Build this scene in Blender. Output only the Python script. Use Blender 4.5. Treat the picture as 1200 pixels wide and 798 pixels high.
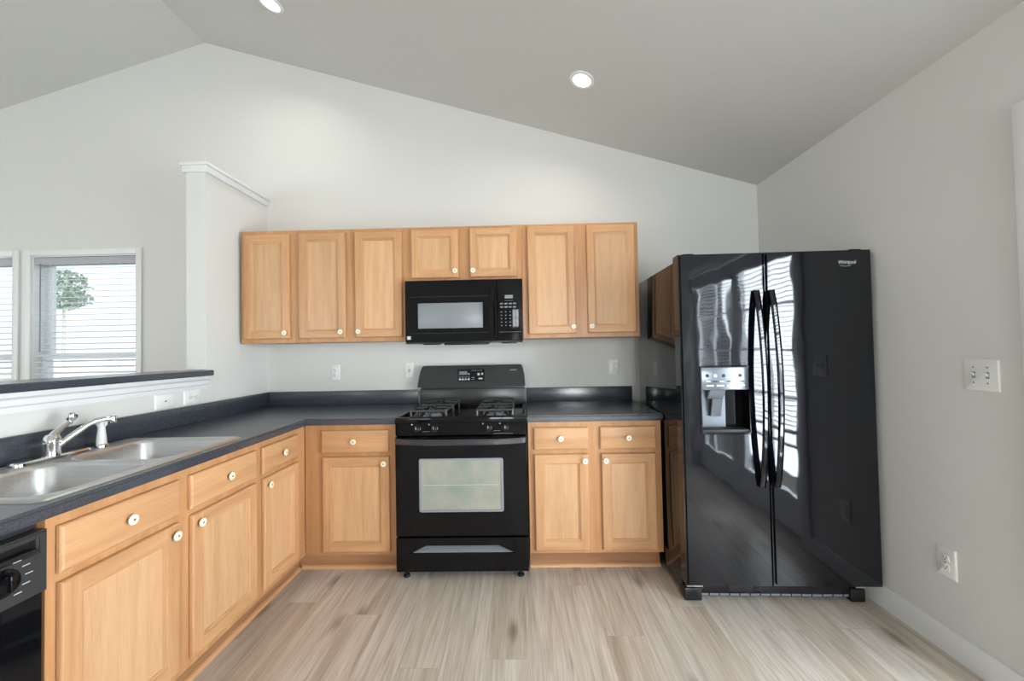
import bpy, bmesh, math, random
from mathutils import Vector, Matrix
for o in list(bpy.data.objects): bpy.data.objects.remove(o, do_unlink=True)
S = bpy.context.scene
COL = S.collection
R = math.radians
# ------------------------------------------------------------------ camera, world, lights
CAM = Vector((1.8919, -2.9419, 1.304)); YAW, PIT, ROL, FPX = 0.0192, 0.0210, -0.0188, 464.764
fw = Vector((-math.sin(YAW)*math.cos(PIT), math.cos(YAW)*math.cos(PIT), math.sin(PIT)))
rt = Vector((math.cos(YAW), math.sin(YAW), 0)); up = rt.cross(fw)
r2 = rt*math.cos(ROL) + up*math.sin(ROL); u2 = up*math.cos(ROL) - rt*math.sin(ROL)
cd = bpy.data.cameras.new('camera'); cam = bpy.data.objects.new('camera', cd); COL.objects.link(cam)
cd.sensor_width = 36; cd.lens = FPX/1200*36; cd.clip_start = .05
M = Matrix((r2, u2, -fw)).transposed().to_4x4(); M.translation = CAM; cam.matrix_world = M
S.camera = cam
S.view_settings.view_transform = 'Standard'; S.view_settings.look = 'None'
S.view_settings.gamma = 1; S.view_settings.use_curve_mapping = False
S.view_settings.exposure = -0.2
W = bpy.data.worlds.new('sky'); S.world = W; W.use_nodes = True
bg = W.node_tree.nodes['Background']
bg.inputs[0].default_value = (.86, .93, 1, 1); bg.inputs[1].default_value = 1.6
WX = 3.666           # right wall plane
RIDGE = (-.474, 3.691); EAVE = 2.479; SL = (RIDGE[1]-EAVE)/(WX-RIDGE[0])
XL, YB = -4.6, -6.4  # far-left wall, rear wall
def area(name, loc, direction, sx, sy, watts, color=(1, 1, 1), disk=False, parent=None):
    l = bpy.data.lights.new(name, 'AREA'); l.energy = watts; l.color = color
    l.shape = 'DISK' if disk else 'RECTANGLE'; l.size = sx
    if not disk: l.size_y = sy
    o = bpy.data.objects.new(name, l); COL.objects.link(o)
    o.location = loc; o.rotation_euler = Vector(direction).to_track_quat('-Z', 'Y').to_euler()
    if parent: o.parent = parent
    return o
area('daylight_patio', (WX+.45, -2.5, 1.25), (-1, 0, -.05), 2.1, 2.2, 460, (.88, .94, 1))
area('fill_rear', (-2.65, YB-.4, 1.45), (.25, 1, 0), 3.3, 2.0, 130, (.96, .98, 1))  # added fill lamp outside the unseen rear window
area('fill_rear_right', (2.85, YB-.4, 1.4), (-.05, 1, 0), 1.4, 1.9, 200, (.96, .98, 1))  # added fill lamp, brightens the back wall and below the wall cabinets
area('fill_side', (XL-.4, -3.6, 1.4), (1, 0, 0), 3.0, 1.6, 80, (.94, .97, 1))  # added fill lamp outside the unseen far-left window
sun = bpy.data.lights.new('sun', 'SUN'); sun.energy = 2.5; sun.angle = R(2); so = bpy.data.objects.new('sun', sun); COL.objects.link(so)
so.rotation_euler = Vector((-.3, .75, -1)).to_track_quat('-Z', 'Y').to_euler()

# ------------------------------------------------------------------ materials
def srgb(r, g, b):
    f = lambda c: ((c/255+.055)/1.055)**2.4 if c > 10 else c/255/12.92
    return (f(r), f(g), f(b), 1)
def mat(name, col, rough=.5, metal=0, spec=.5, coat=0, trans=0, emit=None, es=0):
    m = bpy.data.materials.new(name); m.use_nodes = True
    b = m.node_tree.nodes['Principled BSDF']
    b.inputs['Base Color'].default_value = col if len(col) == 4 else (*col, 1)
    b.inputs['Roughness'].default_value = rough; b.inputs['Metallic'].default_value = metal
    b.inputs['Specular IOR Level'].default_value = spec; b.inputs['Coat Weight'].default_value = coat
    if emit: b.inputs['Emission Color'].default_value = emit; b.inputs['Emission Strength'].default_value = es
    return m
def N(m, t, **kw):
    n = m.node_tree.nodes.new(t)
    for k, v in kw.items(): setattr(n, k, v)
    return n
def L(m, a, b): m.node_tree.links.new(a, b)
def bsdf(m): return m.node_tree.nodes['Principled BSDF']
def add_bump(m, scale, strength, dist=.002, detail=3, stretch=(1, 1, 1)):
    tc = N(m, 'ShaderNodeTexCoord'); mp = N(m, 'ShaderNodeMapping'); mp.inputs['Scale'].default_value = stretch
    nz = N(m, 'ShaderNodeTexNoise'); nz.inputs['Scale'].default_value = scale; nz.inputs['Detail'].default_value = detail
    bp = N(m, 'ShaderNodeBump'); bp.inputs['Strength'].default_value = strength; bp.inputs['Distance'].default_value = dist
    L(m, tc.outputs['Object'], mp.inputs[0]); L(m, mp.outputs[0], nz.inputs['Vector']); L(m, nz.outputs['Fac'], bp.inputs['Height']); L(m, bp.outputs[0], bsdf(m).inputs['Normal'])
    return nz
def vary(m, scale, c0, c1, stretch=(1, 1, 1), detail=4, lo=.3, hi=.7, nz=None):
    if nz is None:
        tc = N(m, 'ShaderNodeTexCoord'); mp = N(m, 'ShaderNodeMapping'); mp.inputs['Scale'].default_value = stretch
        nz = N(m, 'ShaderNodeTexNoise'); nz.inputs['Scale'].default_value = scale; nz.inputs['Detail'].default_value = detail
        L(m, tc.outputs['Object'], mp.inputs[0]); L(m, mp.outputs[0], nz.inputs['Vector'])
    cr = N(m, 'ShaderNodeValToRGB'); e = cr.color_ramp.elements
    e[0].position = lo; e[0].color = c0; e[1].position = hi; e[1].color = c1
    L(m, nz.outputs['Fac'], cr.inputs[0]); L(m, cr.outputs[0], bsdf(m).inputs['Base Color'])
    return cr

def wood(name, axis, dark=srgb(186, 137, 95), light=srgb(210, 163, 119)):
    m = mat(name, (.6, .35, .15), .36, spec=.45)
    tc = N(m, 'ShaderNodeTexCoord'); oi = N(m, 'ShaderNodeObjectInfo')
    off = N(m, 'ShaderNodeVectorMath', operation='SCALE'); off.inputs[0].default_value = (7.3, 3.1, 5.7); L(m, oi.outputs['Random'], off.inputs['Scale'])
    ad = N(m, 'ShaderNodeVectorMath', operation='ADD'); L(m, tc.outputs['Object'], ad.inputs[0]); L(m, off.outputs[0], ad.inputs[1])
    st = [14, 14, 14]; st[axis] = .9
    mp = N(m, 'ShaderNodeMapping'); mp.inputs['Scale'].default_value = st; L(m, ad.outputs[0], mp.inputs[0])
    n1 = N(m, 'ShaderNodeTexNoise'); n1.inputs['Scale'].default_value = 1.6; n1.inputs['Detail'].default_value = 5; n1.inputs['Distortion'].default_value = .6; L(m, mp.outputs[0], n1.inputs['Vector'])
    st2 = [90, 90, 90]; st2[axis] = 5
    mp2 = N(m, 'ShaderNodeMapping'); mp2.inputs['Scale'].default_value = st2; L(m, ad.outputs[0], mp2.inputs[0])
    n2 = N(m, 'ShaderNodeTexNoise'); n2.inputs['Scale'].default_value = 2; n2.inputs['Detail'].default_value = 3; L(m, mp2.outputs[0], n2.inputs['Vector'])
    cr = N(m, 'ShaderNodeValToRGB'); e = cr.color_ramp.elements
    e[0].position = .25; e[0].color = dark; e[1].position = .75; e[1].color = light
    L(m, n1.outputs['Fac'], cr.inputs[0])
    cr2 = N(m, 'ShaderNodeValToRGB'); e = cr2.color_ramp.elements
    e[0].position = .33; e[0].color = (.72, .66, .58, 1); e[1].position = .52; e[1].color = (1, 1, 1, 1)
    L(m, n2.outputs['Fac'], cr2.inputs[0])
    mx = N(m, 'ShaderNodeMix', data_type='RGBA', blend_type='MULTIPLY'); mx.inputs['Factor'].default_value = .26
    L(m, cr.outputs[0], mx.inputs['A']); L(m, cr2.outputs[0], mx.inputs['B'])
    hs = N(m, 'ShaderNodeHueSaturation'); mr = N(m, 'ShaderNodeMapRange'); mr.inputs['To Min'].default_value = .93; mr.inputs['To Max'].default_value = 1.05
    L(m, oi.outputs['Random'], mr.inputs[0]); L(m, mr.outputs[0], hs.inputs['Value']); L(m, mx.outputs['Result'], hs.inputs['Color'])
    L(m, hs.outputs[0], bsdf(m).inputs['Base Color'])
    bp = N(m, 'ShaderNodeBump'); bp.inputs['Strength'].default_value = .08; bp.inputs['Distance'].default_value = .001; L(m, n2.outputs['Fac'], bp.inputs['Height']); L(m, bp.outputs[0], bsdf(m).inputs['Normal'])
    return m
WV, WH = wood('oak_vertical_grain', 2), wood('oak_horizontal_grain', 0)
WP = wood('oak_panel_veneer', 2, srgb(197, 152, 110), srgb(216, 173, 132))
WF = wood('oak_face_frame', 2, srgb(176, 125, 82), srgb(200, 150, 105))
TOEM = wood('oak_toe_shaded', 0, srgb(148, 102, 70), srgb(178, 132, 96))  # shade of the toe recess is put into this darker oak
WALL = mat('wall_paint', srgb(214, 213, 209), .75, spec=.25); add_bump(WALL, 60, .05, .002)
CEIL = mat('ceiling_paint', srgb(206, 206, 202), .85, spec=.15); add_bump(CEIL, 60, .06, .002)
TRIM = mat('white_trim_paint', srgb(226, 226, 226), .4)
PLATE = mat('white_plastic', srgb(228, 228, 224), .35)
SLOT = mat('dark_slot', srgb(40, 40, 40), .6)
CREAM = mat('cream_ceramic', srgb(236, 226, 204), .22, coat=.4)
BRASS = mat('aged_brass', srgb(150, 120, 70), .35, metal=1)
BLK = mat('gloss_black_enamel', (.004, .004, .005, 1), .07, spec=.3); add_bump(BLK, 3.2, .02, .006, 2)
FRB = mat('gloss_black_refrigerator', (.002, .003, .006, 1), .045, spec=.62); add_bump(FRB, 9, .13, .008, 1.0, (1, 1, .6))
SAT = mat('satin_black', (.014, .014, .015, 1), .25, spec=.3)
MATB = mat('matte_black', (.014, .014, .015, 1), .55)
IRON = mat('cast_iron_enamel', (.05, .05, .054, 1), .25, spec=.8); add_bump(IRON, 90, .1, .001)
CHROME = mat('chrome', (.82, .83, .84, 1), .1, metal=1)
STEEL = mat('brushed_stainless', (.62, .62, .61, 1), .36, metal=1); vary(STEEL, 3, (.6, .6, .6, 1), (.7, .7, .7, 1), (1, 40, 40))
GREYP = mat('grey_plastic', srgb(120, 126, 134), .3)
SILV = mat('silver_panel', srgb(112, 118, 126), .24, metal=.5)
MARK = mat('pale_marking', srgb(196, 198, 200), .5)
DIMM = mat('dim_marking', srgb(120, 122, 126), .5)
MESHW = mat('microwave_screen', srgb(128, 132, 136), .3, spec=.4); add_bump(MESHW, 700, .2, .0005)
OVENG = mat('oven_window_glass', srgb(92, 98, 92), .12, spec=.6); vary(OVENG, 9, srgb(134, 146, 134), srgb(166, 160, 150), detail=3)
OVENB = mat('oven_window_border', srgb(138, 142, 150), .25)
CHAR = mat('satin_charcoal', (.032, .033, .035, 1), .27, spec=.55)
HAND = mat('satin_black_handle', (.03, .032, .04, 1), .22, spec=.8)
LAM = mat('black_laminate', (.03, .033, .038, 1), .24, spec=1.0); vary(LAM, 220, (.032, .038, .05, 1), (.06, .07, .09, 1), detail=2, lo=.4, hi=.75); add_bump(LAM, 320, .05, .0005)
BLIND = mat('white_blind_slat', srgb(235, 236, 238), .45)
bsdf(BLIND).inputs['Transmission Weight'].default_value = 0
SHADE = mat('grey_valance', srgb(172, 173, 177), .5)
LENS = mat('light_lens', (1, 1, 1, 1), .4, emit=(1, .97, .92, 1), es=3.0)
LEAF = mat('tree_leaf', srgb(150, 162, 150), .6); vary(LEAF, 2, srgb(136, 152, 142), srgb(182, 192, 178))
BARK = mat('overexposed_bark', srgb(214, 210, 204), .8)  # near-white trunk, overexposure painted into the bark colour
GRASS = mat('lawn', srgb(206, 208, 198), .9); vary(GRASS, .6, srgb(196, 200, 184), srgb(214, 214, 206))
DECK = mat('patio_concrete', srgb(190, 188, 182), .8); vary(DECK, 2, srgb(176, 174, 168), srgb(200, 198, 192))
VINYL = mat('white_vinyl', srgb(225, 229, 235), .4)
def glass_mat():
    m = bpy.data.materials.new('window_glass'); m.use_nodes = True; nt = m.node_tree; nt.nodes.clear()
    o = nt.nodes.new('ShaderNodeOutputMaterial'); t = nt.nodes.new('ShaderNodeBsdfTransparent'); g = nt.nodes.new('ShaderNodeBsdfGlossy')
    t.inputs[0].default_value = (.95, .97, .97, 1); g.inputs['Roughness'].default_value = .02
    lw = nt.nodes.new('ShaderNodeLayerWeight'); pw = nt.nodes.new('ShaderNodeMath'); pw.operation = 'POWER'; pw.inputs[1].default_value = 5; nt.links.new(lw.outputs['Facing'], pw.inputs[0])
    f = nt.nodes.new('ShaderNodeMath'); f.operation = 'MULTIPLY_ADD'; f.inputs[1].default_value = .6; f.inputs[2].default_value = .035; nt.links.new(pw.outputs[0], f.inputs[0]); x = nt.nodes.new('ShaderNodeMixShader')
    nt.links.new(f.outputs[0], x.inputs[0]); nt.links.new(t.outputs[0], x.inputs[1]); nt.links.new(g.outputs[0], x.inputs[2]); nt.links.new(x.outputs[0], o.inputs[0])
    return m
GLASS = glass_mat()

def floor_mat():
    m = mat('vinyl_plank_floor', (.5, .45, .4, 1), .3, spec=.5)
    tc = N(m, 'ShaderNodeTexCoord'); mp = N(m, 'ShaderNodeMapping'); mp.inputs['Rotation'].default_value = (0, 0, R(90)); mp.inputs['Location'].default_value = (.35, .06, 0)
    L(m, tc.outputs['Object'], mp.inputs[0])
    sx = N(m, 'ShaderNodeSeparateXYZ'); L(m, mp.outputs[0], sx.inputs[0])
    dv = N(m, 'ShaderNodeMath', operation='DIVIDE'); dv.inputs[1].default_value = .178; L(m, sx.outputs[1], dv.inputs[0])
    fl = N(m, 'ShaderNodeMath', operation='FLOOR'); L(m, dv.outputs[0], fl.inputs[0])
    wn = N(m, 'ShaderNodeTexWhiteNoise', noise_dimensions='1D'); L(m, fl.outputs[0], wn.inputs['W'])
    ml = N(m, 'ShaderNodeMath', operation='MULTIPLY_ADD'); ml.inputs[1].default_value = 1.22; L(m, wn.outputs['Value'], ml.inputs[0]); L(m, sx.outputs[0], ml.inputs[2])
    cx = N(m, 'ShaderNodeCombineXYZ'); L(m, ml.outputs[0], cx.inputs[0]); L(m, sx.outputs[1], cx.inputs[1])
    br = N(m, 'ShaderNodeTexBrick'); br.offset = 0; br.offset_frequency = 2
    br.inputs['Scale'].default_value = 1; br.inputs['Brick Width'].default_value = 1.22; br.inputs['Row Height'].default_value = .178
    br.inputs['Mortar Size'].default_value = .0008; br.inputs['Mortar Smooth'].default_value = .3; br.inputs['Bias'].default_value = 0
    br.inputs['Color1'].default_value = (0, 0, 0, 1); br.inputs['Color2'].default_value = (1, 1, 1, 1); br.inputs['Mortar'].default_value = (.3, .3, .3, 1)
    L(m, cx.outputs[0], br.inputs['Vector'])
    sc = N(m, 'ShaderNodeVectorMath', operation='SCALE'); L(m, br.outputs['Color'], sc.inputs[0]); sc.inputs['Scale'].default_value = 9.7
    ad = N(m, 'ShaderNodeVectorMath', operation='ADD'); L(m, tc.outputs['Object'], ad.inputs[0]); L(m, sc.outputs[0], ad.inputs[1])
    m1 = N(m, 'ShaderNodeMapping'); m1.inputs['Scale'].default_value = (15, .9, 1); L(m, ad.outputs[0], m1.inputs[0])
    n1 = N(m, 'ShaderNodeTexNoise'); n1.inputs['Scale'].default_value = 1.5; n1.inputs['Detail'].default_value = 6; n1.inputs['Distortion'].default_value = 1.2; L(m, m1.outputs[0], n1.inputs['Vector'])
    m2 = N(m, 'ShaderNodeMapping'); m2.inputs['Scale'].default_value = (95, 3.2, 1); L(m, ad.outputs[0], m2.inputs[0])
    n2 = N(m, 'ShaderNodeTexNoise'); n2.inputs['Scale'].default_value = 1.6; n2.inputs['Detail'].default_value = 4; L(m, m2.outputs[0], n2.inputs['Vector'])
    cr = N(m, 'ShaderNodeValToRGB'); e = cr.color_ramp.elements
    e[0].position = .25; e[0].color = srgb(172, 157, 142); e[1].position = .75; e[1].color = srgb(218, 209, 198)
    el = e.new(.5); el.color = srgb(201, 189, 175)
    L(m, n1.outputs['Fac'], cr.inputs[0])
    c2 = N(m, 'ShaderNodeValToRGB'); e = c2.color_ramp.elements; e[0].position = .3; e[0].color = (.68, .64, .6, 1); e[1].position = .55; e[1].color = (1, 1, 1, 1); L(m, n2.outputs['Fac'], c2.inputs[0])
    x = N(m, 'ShaderNodeMix', data_type='RGBA', blend_type='MULTIPLY'); x.inputs['Factor'].default_value = .62; L(m, cr.outputs[0], x.inputs['A']); L(m, c2.outputs[0], x.inputs['B'])
    # knots
    m3 = N(m, 'ShaderNodeMapping'); m3.inputs['Scale'].default_value = (4.2, 1.5, 1); L(m, ad.outputs[0], m3.inputs[0])
    vo = N(m, 'ShaderNodeTexVoronoi', voronoi_dimensions='2D'); vo.inputs['Scale'].default_value = .9; L(m, m3.outputs[0], vo.inputs['Vector'])
    c3 = N(m, 'ShaderNodeValToRGB'); e = c3.color_ramp.elements; e[0].position = .03; e[0].color = (.36, .3, .26, 1); e[1].position = .13; e[1].color = (1, 1, 1, 1); L(m, vo.outputs['Distance'], c3.inputs[0])
    x3 = N(m, 'ShaderNodeMix', data_type='RGBA', blend_type='MULTIPLY'); x3.inputs['Factor'].default_value = .68; L(m, x.outputs['Result'], x3.inputs['A']); L(m, c3.outputs[0], x3.inputs['B'])
    hs = N(m, 'ShaderNodeHueSaturation'); mr = N(m, 'ShaderNodeMapRange'); mr.inputs['To Min'].default_value = .9; mr.inputs['To Max'].default_value = 1.06; L(m, br.outputs['Color'], mr.inputs[0]); L(m, mr.outputs[0], hs.inputs['Value'])
    ms = N(m, 'ShaderNodeMapRange'); ms.inputs['To Min'].default_value = 1.15; ms.inputs['To Max'].default_value = .8; L(m, br.outputs['Color'], ms.inputs[0]); L(m, ms.outputs[0], hs.inputs['Saturation'])
    L(m, x3.outputs['Result'], hs.inputs['Color'])
    x2 = N(m, 'ShaderNodeMix', data_type='RGBA'); x2.inputs['B'].default_value = srgb(168, 154, 140); L(m, br.outputs['Fac'], x2.inputs['Factor']); L(m, hs.outputs[0], x2.inputs['A'])
    L(m, x2.outputs['Result'], bsdf(m).inputs['Base Color'])
    bp = N(m, 'ShaderNodeBump'); bp.inputs['Strength'].default_value = .1; bp.inputs['Distance'].default_value = .001; L(m, n2.outputs['Fac'], bp.inputs['Height']); L(m, bp.outputs[0], bsdf(m).inputs['Normal'])
    return m
FLOOR = floor_mat()

# ------------------------------------------------------------------ mesh helpers
class MB:
    def __init__(s): s.bm = bmesh.new()
    def _new(s, vs, fs, mi):
        v = [s.bm.verts.new(p) for p in vs]; out = []
        for f in fs:
            fc = s.bm.faces.new([v[i] for i in f]); fc.material_index = mi; out.append(fc)
        return v, out
    def box(s, x0, x1, y0, y1, z0, z1, bev=0, seg=2, mi=0):
        vs = [(x, y, z) for x in (x0, x1) for y in (y0, y1) for z in (z0, z1)]
        v, f = s._new(vs, [(0, 1, 3, 2), (4, 6, 7, 5), (0, 4, 5, 1), (2, 3, 7, 6), (0, 2, 6, 4), (1, 5, 7, 3)], mi)
        if bev:
            es = list({e for fc in f for e in fc.edges})
            r = bmesh.ops.bevel(s.bm, geom=es, offset=bev, segments=seg, affect='EDGES', profile=.5, clamp_overlap=True)
            for fc in r['faces']: fc.material_index = mi
        return s
    def prism(s, pts, axis, a, b, bev=0, mi=0, seg=2):
        def P(p, d):
            q = [p[0], p[1]]; q.insert(axis, d); return q
        n = len(pts)
        v, f = s._new([P(p, a) for p in pts]+[P(p, b) for p in pts], [tuple(range(n)), tuple(range(2*n-1, n-1, -1))]+[(i, (i+1) % n, n+(i+1) % n, n+i) for i in range(n)], mi)
        bmesh.ops.recalc_face_normals(s.bm, faces=f)
        if bev:
            es = list({e for fc in f for e in fc.edges})
            r = bmesh.ops.bevel(s.bm, geom=es, offset=bev, segments=seg, affect='EDGES', clamp_overlap=True)
            for fc in r['faces']: fc.material_index = mi
        return s
    def rings(s, loops, closed=True, cap0=True, cap1=True, mi=0):
        L_ = [[s.bm.verts.new(p) for p in lp] for lp in loops]; n = len(L_[0]); fs = []
        for a, b in zip(L_, L_[1:]):
            for i in range(n if closed else n-1):
                fs.append(s.bm.faces.new((a[i], a[(i+1) % n], b[(i+1) % n], b[i])))
        if cap0: fs.append(s.bm.faces.new(L_[0][::-1]))
        if cap1: fs.append(s.bm.faces.new(L_[-1]))
        for f in fs: f.material_index = mi
        bmesh.ops.recalc_face_normals(s.bm, faces=fs)
        return s
    def lathe(s, prof, o=(0, 0, 0), d=(0, 0, 1), n=20, mi=0):
        d = Vector(d).normalized(); o = Vector(o); a = d.orthogonal().normalized(); b = d.cross(a)
        s.rings([[o+d*z+(a*math.cos(t)+b*math.sin(t))*max(r, 1e-4) for t in [2*math.pi*i/n for i in range(n)]] for r, z in prof], mi=mi)
        return s
    def tube(s, pts, r, n=10, mi=0, flat=None):
        pts = [Vector(p) for p in pts]; rs = r if isinstance(r, (list, tuple)) else [r]*len(pts); loops = []
        prev = None
        for i, p in enumerate(pts):
            t = (pts[min(i+1, len(pts)-1)]-pts[max(i-1, 0)]).normalized()
            if prev is None: a = t.orthogonal().normalized() if flat is None else (Vector(flat)-t*Vector(flat).dot(t)).normalized()
            else: a = (prev-t*prev.dot(t)).normalized()
            prev = a; b = t.cross(a)
            loops.append([p+(a*math.cos(2*math.pi*k/n)+b*math.sin(2*math.pi*k/n))*rs[i] for k in range(n)])
        return s.rings(loops, mi=mi)
    def strip(s, pts, wdir, w, th, bev=0, mi=0):
        # rectangular bar swept along pts (in a plane normal to wdir)
        wd = Vector(wdir).normalized(); pts = [Vector(p) for p in pts]; loops = []
        for i, p in enumerate(pts):
            t = (pts[min(i+1, len(pts)-1)]-pts[max(i-1, 0)]).normalized(); nn = t.cross(wd).normalized(); c = min(th, w)*.3
            q = []
            for sx, sy in ((-1, -1), (1, -1), (1, 1), (-1, 1)):
                A = wd*(sx*w/2)+nn*(sy*th/2)
                q += [p+A-wd*(sx*c), p+A-nn*(sy*c)] if sx*sy > 0 else [p+A-nn*(sy*c), p+A-wd*(sx*c)]
            loops.append(q)
        return s.rings(loops, mi=mi)
    def build(s, name, mats, parent=None, angle=32):
        me = bpy.data.meshes.new(name); s.bm.normal_update(); s.bm.to_mesh(me); s.bm.free()
        for m in (mats if isinstance(mats, (list, tuple)) else [mats]): me.materials.append(m)
        me.polygons.foreach_set('use_smooth', [True]*len(me.polygons)); me.set_sharp_from_angle(angle=R(angle))
        o = bpy.data.objects.new(name, me); COL.objects.link(o)
        if parent: o.parent = parent
        return o
def thing(name, label, cat, loc=(0, 0, 0), rz=0, group=None):
    o = bpy.data.objects.new(name, None); COL.objects.link(o); o.location = loc; o.rotation_euler = (0, 0, rz); o.empty_display_size = .1
    o['label'] = label; o['category'] = cat
    if group: o['group'] = group
    return o
def tag(o, label, cat, group=None):
    o['label'] = label; o['category'] = cat
    if group: o['group'] = group
    return o
def struct(o): o['kind'] = 'structure'; return o
def dup(o, loc, label):
    c = o.copy(); COL.objects.link(c); c.location = loc; c['label'] = label
    for ch in list(o.children):
        if ch.type == 'LIGHT': continue
        k = ch.copy(); COL.objects.link(k); k.parent = c
        for g in list(ch.children):
            h = g.copy(); COL.objects.link(h); h.parent = k
    return c
def rrect(x0, x1, y0, y1, r, n=6):
    out = []
    for cx, cy, a0 in ((x1-r, y0+r, -90), (x1-r, y1-r, 0), (x0+r, y1-r, 90), (x0+r, y0+r, 180)):
        for i in range(n+1):
            a = R(a0+90*i/n); out.append((cx+r*math.cos(a), cy+r*math.sin(a)))
    return out
def holed(mb, axis, d0, d1, x0, x1, z0, z1, holes, mi=0):
    # slab in a plane with rectangular holes: axis = thickness axis
    xs = sorted({x0, x1, *[h[0] for h in holes], *[h[1] for h in holes]}); zs = sorted({z0, z1, *[h[2] for h in holes], *[h[3] for h in holes]})
    inside = lambda cx, cz: any(h[0] < cx < h[1] and h[2] < cz < h[3] for h in holes)
    cells = {(i, j) for i in range(len(xs)-1) for j in range(len(zs)-1) if not inside((xs[i]+xs[i+1])/2, (zs[j]+zs[j+1])/2)}
    vs = {}
    def V(i, j, d):
        k = (i, j, d)
        if k not in vs:
            q = [xs[i], zs[j]]; q.insert(axis, d); vs[k] = mb.bm.verts.new(q)
        return vs[k]
    fs = []
    for i, j in cells:
        fs.append(mb.bm.faces.new([V(i, j, d0), V(i+1, j, d0), V(i+1, j+1, d0), V(i, j+1, d0)]))
        fs.append(mb.bm.faces.new([V(i, j, d1), V(i, j+1, d1), V(i+1, j+1, d1), V(i+1, j, d1)]))
        for (di, dj), (a, b) in {(-1, 0): ((0, 0), (0, 1)), (1, 0): ((1, 0), (1, 1)), (0, -1): ((0, 0), (1, 0)), (0, 1): ((0, 1), (1, 1))}.items():
            if (i+di, j+dj) not in cells:
                fs.append(mb.bm.faces.new([V(i+a[0], j+a[1], d0), V(i+b[0], j+b[1], d0), V(i+b[0], j+b[1], d1), V(i+a[0], j+a[1], d1)]))
    for f in fs: f.material_index = mi
    bmesh.ops.recalc_face_normals(mb.bm, faces=fs)
    return mb
def bevel_where(mb, test, off, seg=3):
    es = [e for e in mb.bm.edges if test(e.verts[0].co, e.verts[1].co) and len(e.link_faces) == 2 and e.calc_face_angle(0) > .5]
    if es: bmesh.ops.bevel(mb.bm, geom=es, offset=off, segments=seg, affect='EDGES', clamp_overlap=True)

# ------------------------------------------------------------------ the setting
mb = MB(); mb.box(XL-.12, WX+.12, YB-.12, .12, -.1, 0); struct(mb.build('floor', FLOOR))
WIN1, WIN2 = (-1.815, -.998), (-2.77, -1.953); WZ0, WZ1 = .72, 2.078
mb = MB(); holed(mb, 1, 0, .14, XL, WX, 0, 2.4, [(WIN1[0], WIN1[1], WZ0, WZ1), (WIN2[0], WIN2[1], WZ0, WZ1)])
mb.prism([(XL, 2.4), (WX, 2.4), (WX, EAVE+.02), (RIDGE[0], RIDGE[1]+.02), (XL, 2.52)], 1, 0, .14); struct(mb.build('wall_back', WALL))
DY0, DY1, DZ = -3.42, -1.585, 2.065
mb = MB(); holed(mb, 0, WX, WX+.12, YB, 0, 0, EAVE+.02, [(DY0, DY1, -1, DZ)])
struct(mb.build('wall_right', WALL))
mb = MB(); holed(mb, 0, XL-.12, XL, YB, 0, 0, 2.56, [(-5.2, -2.1, .6, 2.1)]); struct(mb.build('wall_far', WALL))
mb = MB(); holed(mb, 1, YB-.12, YB, XL, WX, 0, 2.4, [(-4.3, -1.0, .4, 2.2), (2.2, 3.5, .4, 2.2)]); mb.prism([(XL, 2.4), (WX, 2.4), (WX, EAVE+.02), (RIDGE[0], RIDGE[1]+.02), (XL, 2.52)], 1, YB-.12, YB); struct(mb.build('wall_rear', WALL))
zl = RIDGE[1]-SL*(RIDGE[0]-XL)
mb = MB(); mb.prism([(WX+.12, EAVE-SL*.12), (RIDGE[0], RIDGE[1]), (XL-.12, zl-SL*.12), (XL-.12, zl+.1), (RIDGE[0], RIDGE[1]+.12), (WX+.12, EAVE+.1)], 1, YB-.12, .14); struct(mb.build('ceiling', CEIL))
# divider between kitchen and living room: half wall with a taller stub
mb = MB(); mb.prism([(0, 0), (0, 2.412), (-.585, 2.412), (-.585, 1.178), (-2.6, 1.178), (-2.6, 0)], 0, -.12, 0); struct(mb.build('wall_left', WALL))
mb = MB(); mb.box(-.145, .03, -.612, 0, 2.452, 2.47, .004); mb.box(-.136, .018, -.602, 0, 2.412, 2.453, .006); struct(mb.build('trim_1', TRIM))
mb = MB()
mb.prism([(0, 1.1), (.008, 1.1), (.01, 1.122), (.018, 1.128), (.02, 1.15), (.034, 1.16), (.036, 1.178), (0, 1.178)], 1, -2.6, -.588); struct(mb.build('trim_2', TRIM))
mb = MB(); mb.box(-.118, -.002, -.6, -.585, 1.213, 1.224, .002); struct(mb.build('trim_3', TRIM))
mb = MB(); holed(mb, 2, 1.178, 1.211, -.24, .05, -2.62, -.588, []); bevel_where(mb, lambda a, b: (a.x > .04 and b.x > .04) and abs(a.z-b.z) < .001, .005)
tag(mb.build('bar_ledge', LAM), 'narrow black laminate bar ledge on top of the white half wall', 'ledge')
# baseboard (profiled) on the right wall
mb = MB(); prof = [(WX, 0), (WX-.018, 0), (WX-.018, .055), (WX-.013, .075), (WX-.012, .088), (WX-.005, .1), (WX, .1)]
mb.prism(prof, 1, -1.518, -.005); mb.prism(prof, 1, YB, DY0-.067); struct(mb.build('baseboard_right', TRIM))
mb = MB(); mb.prism([(-.0, 0), (-.016, 0), (-.016, .08), (-.006, .1), (0, .1)], 0, 2.72, 3.64); struct(mb.build('baseboard_back', TRIM))
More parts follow.
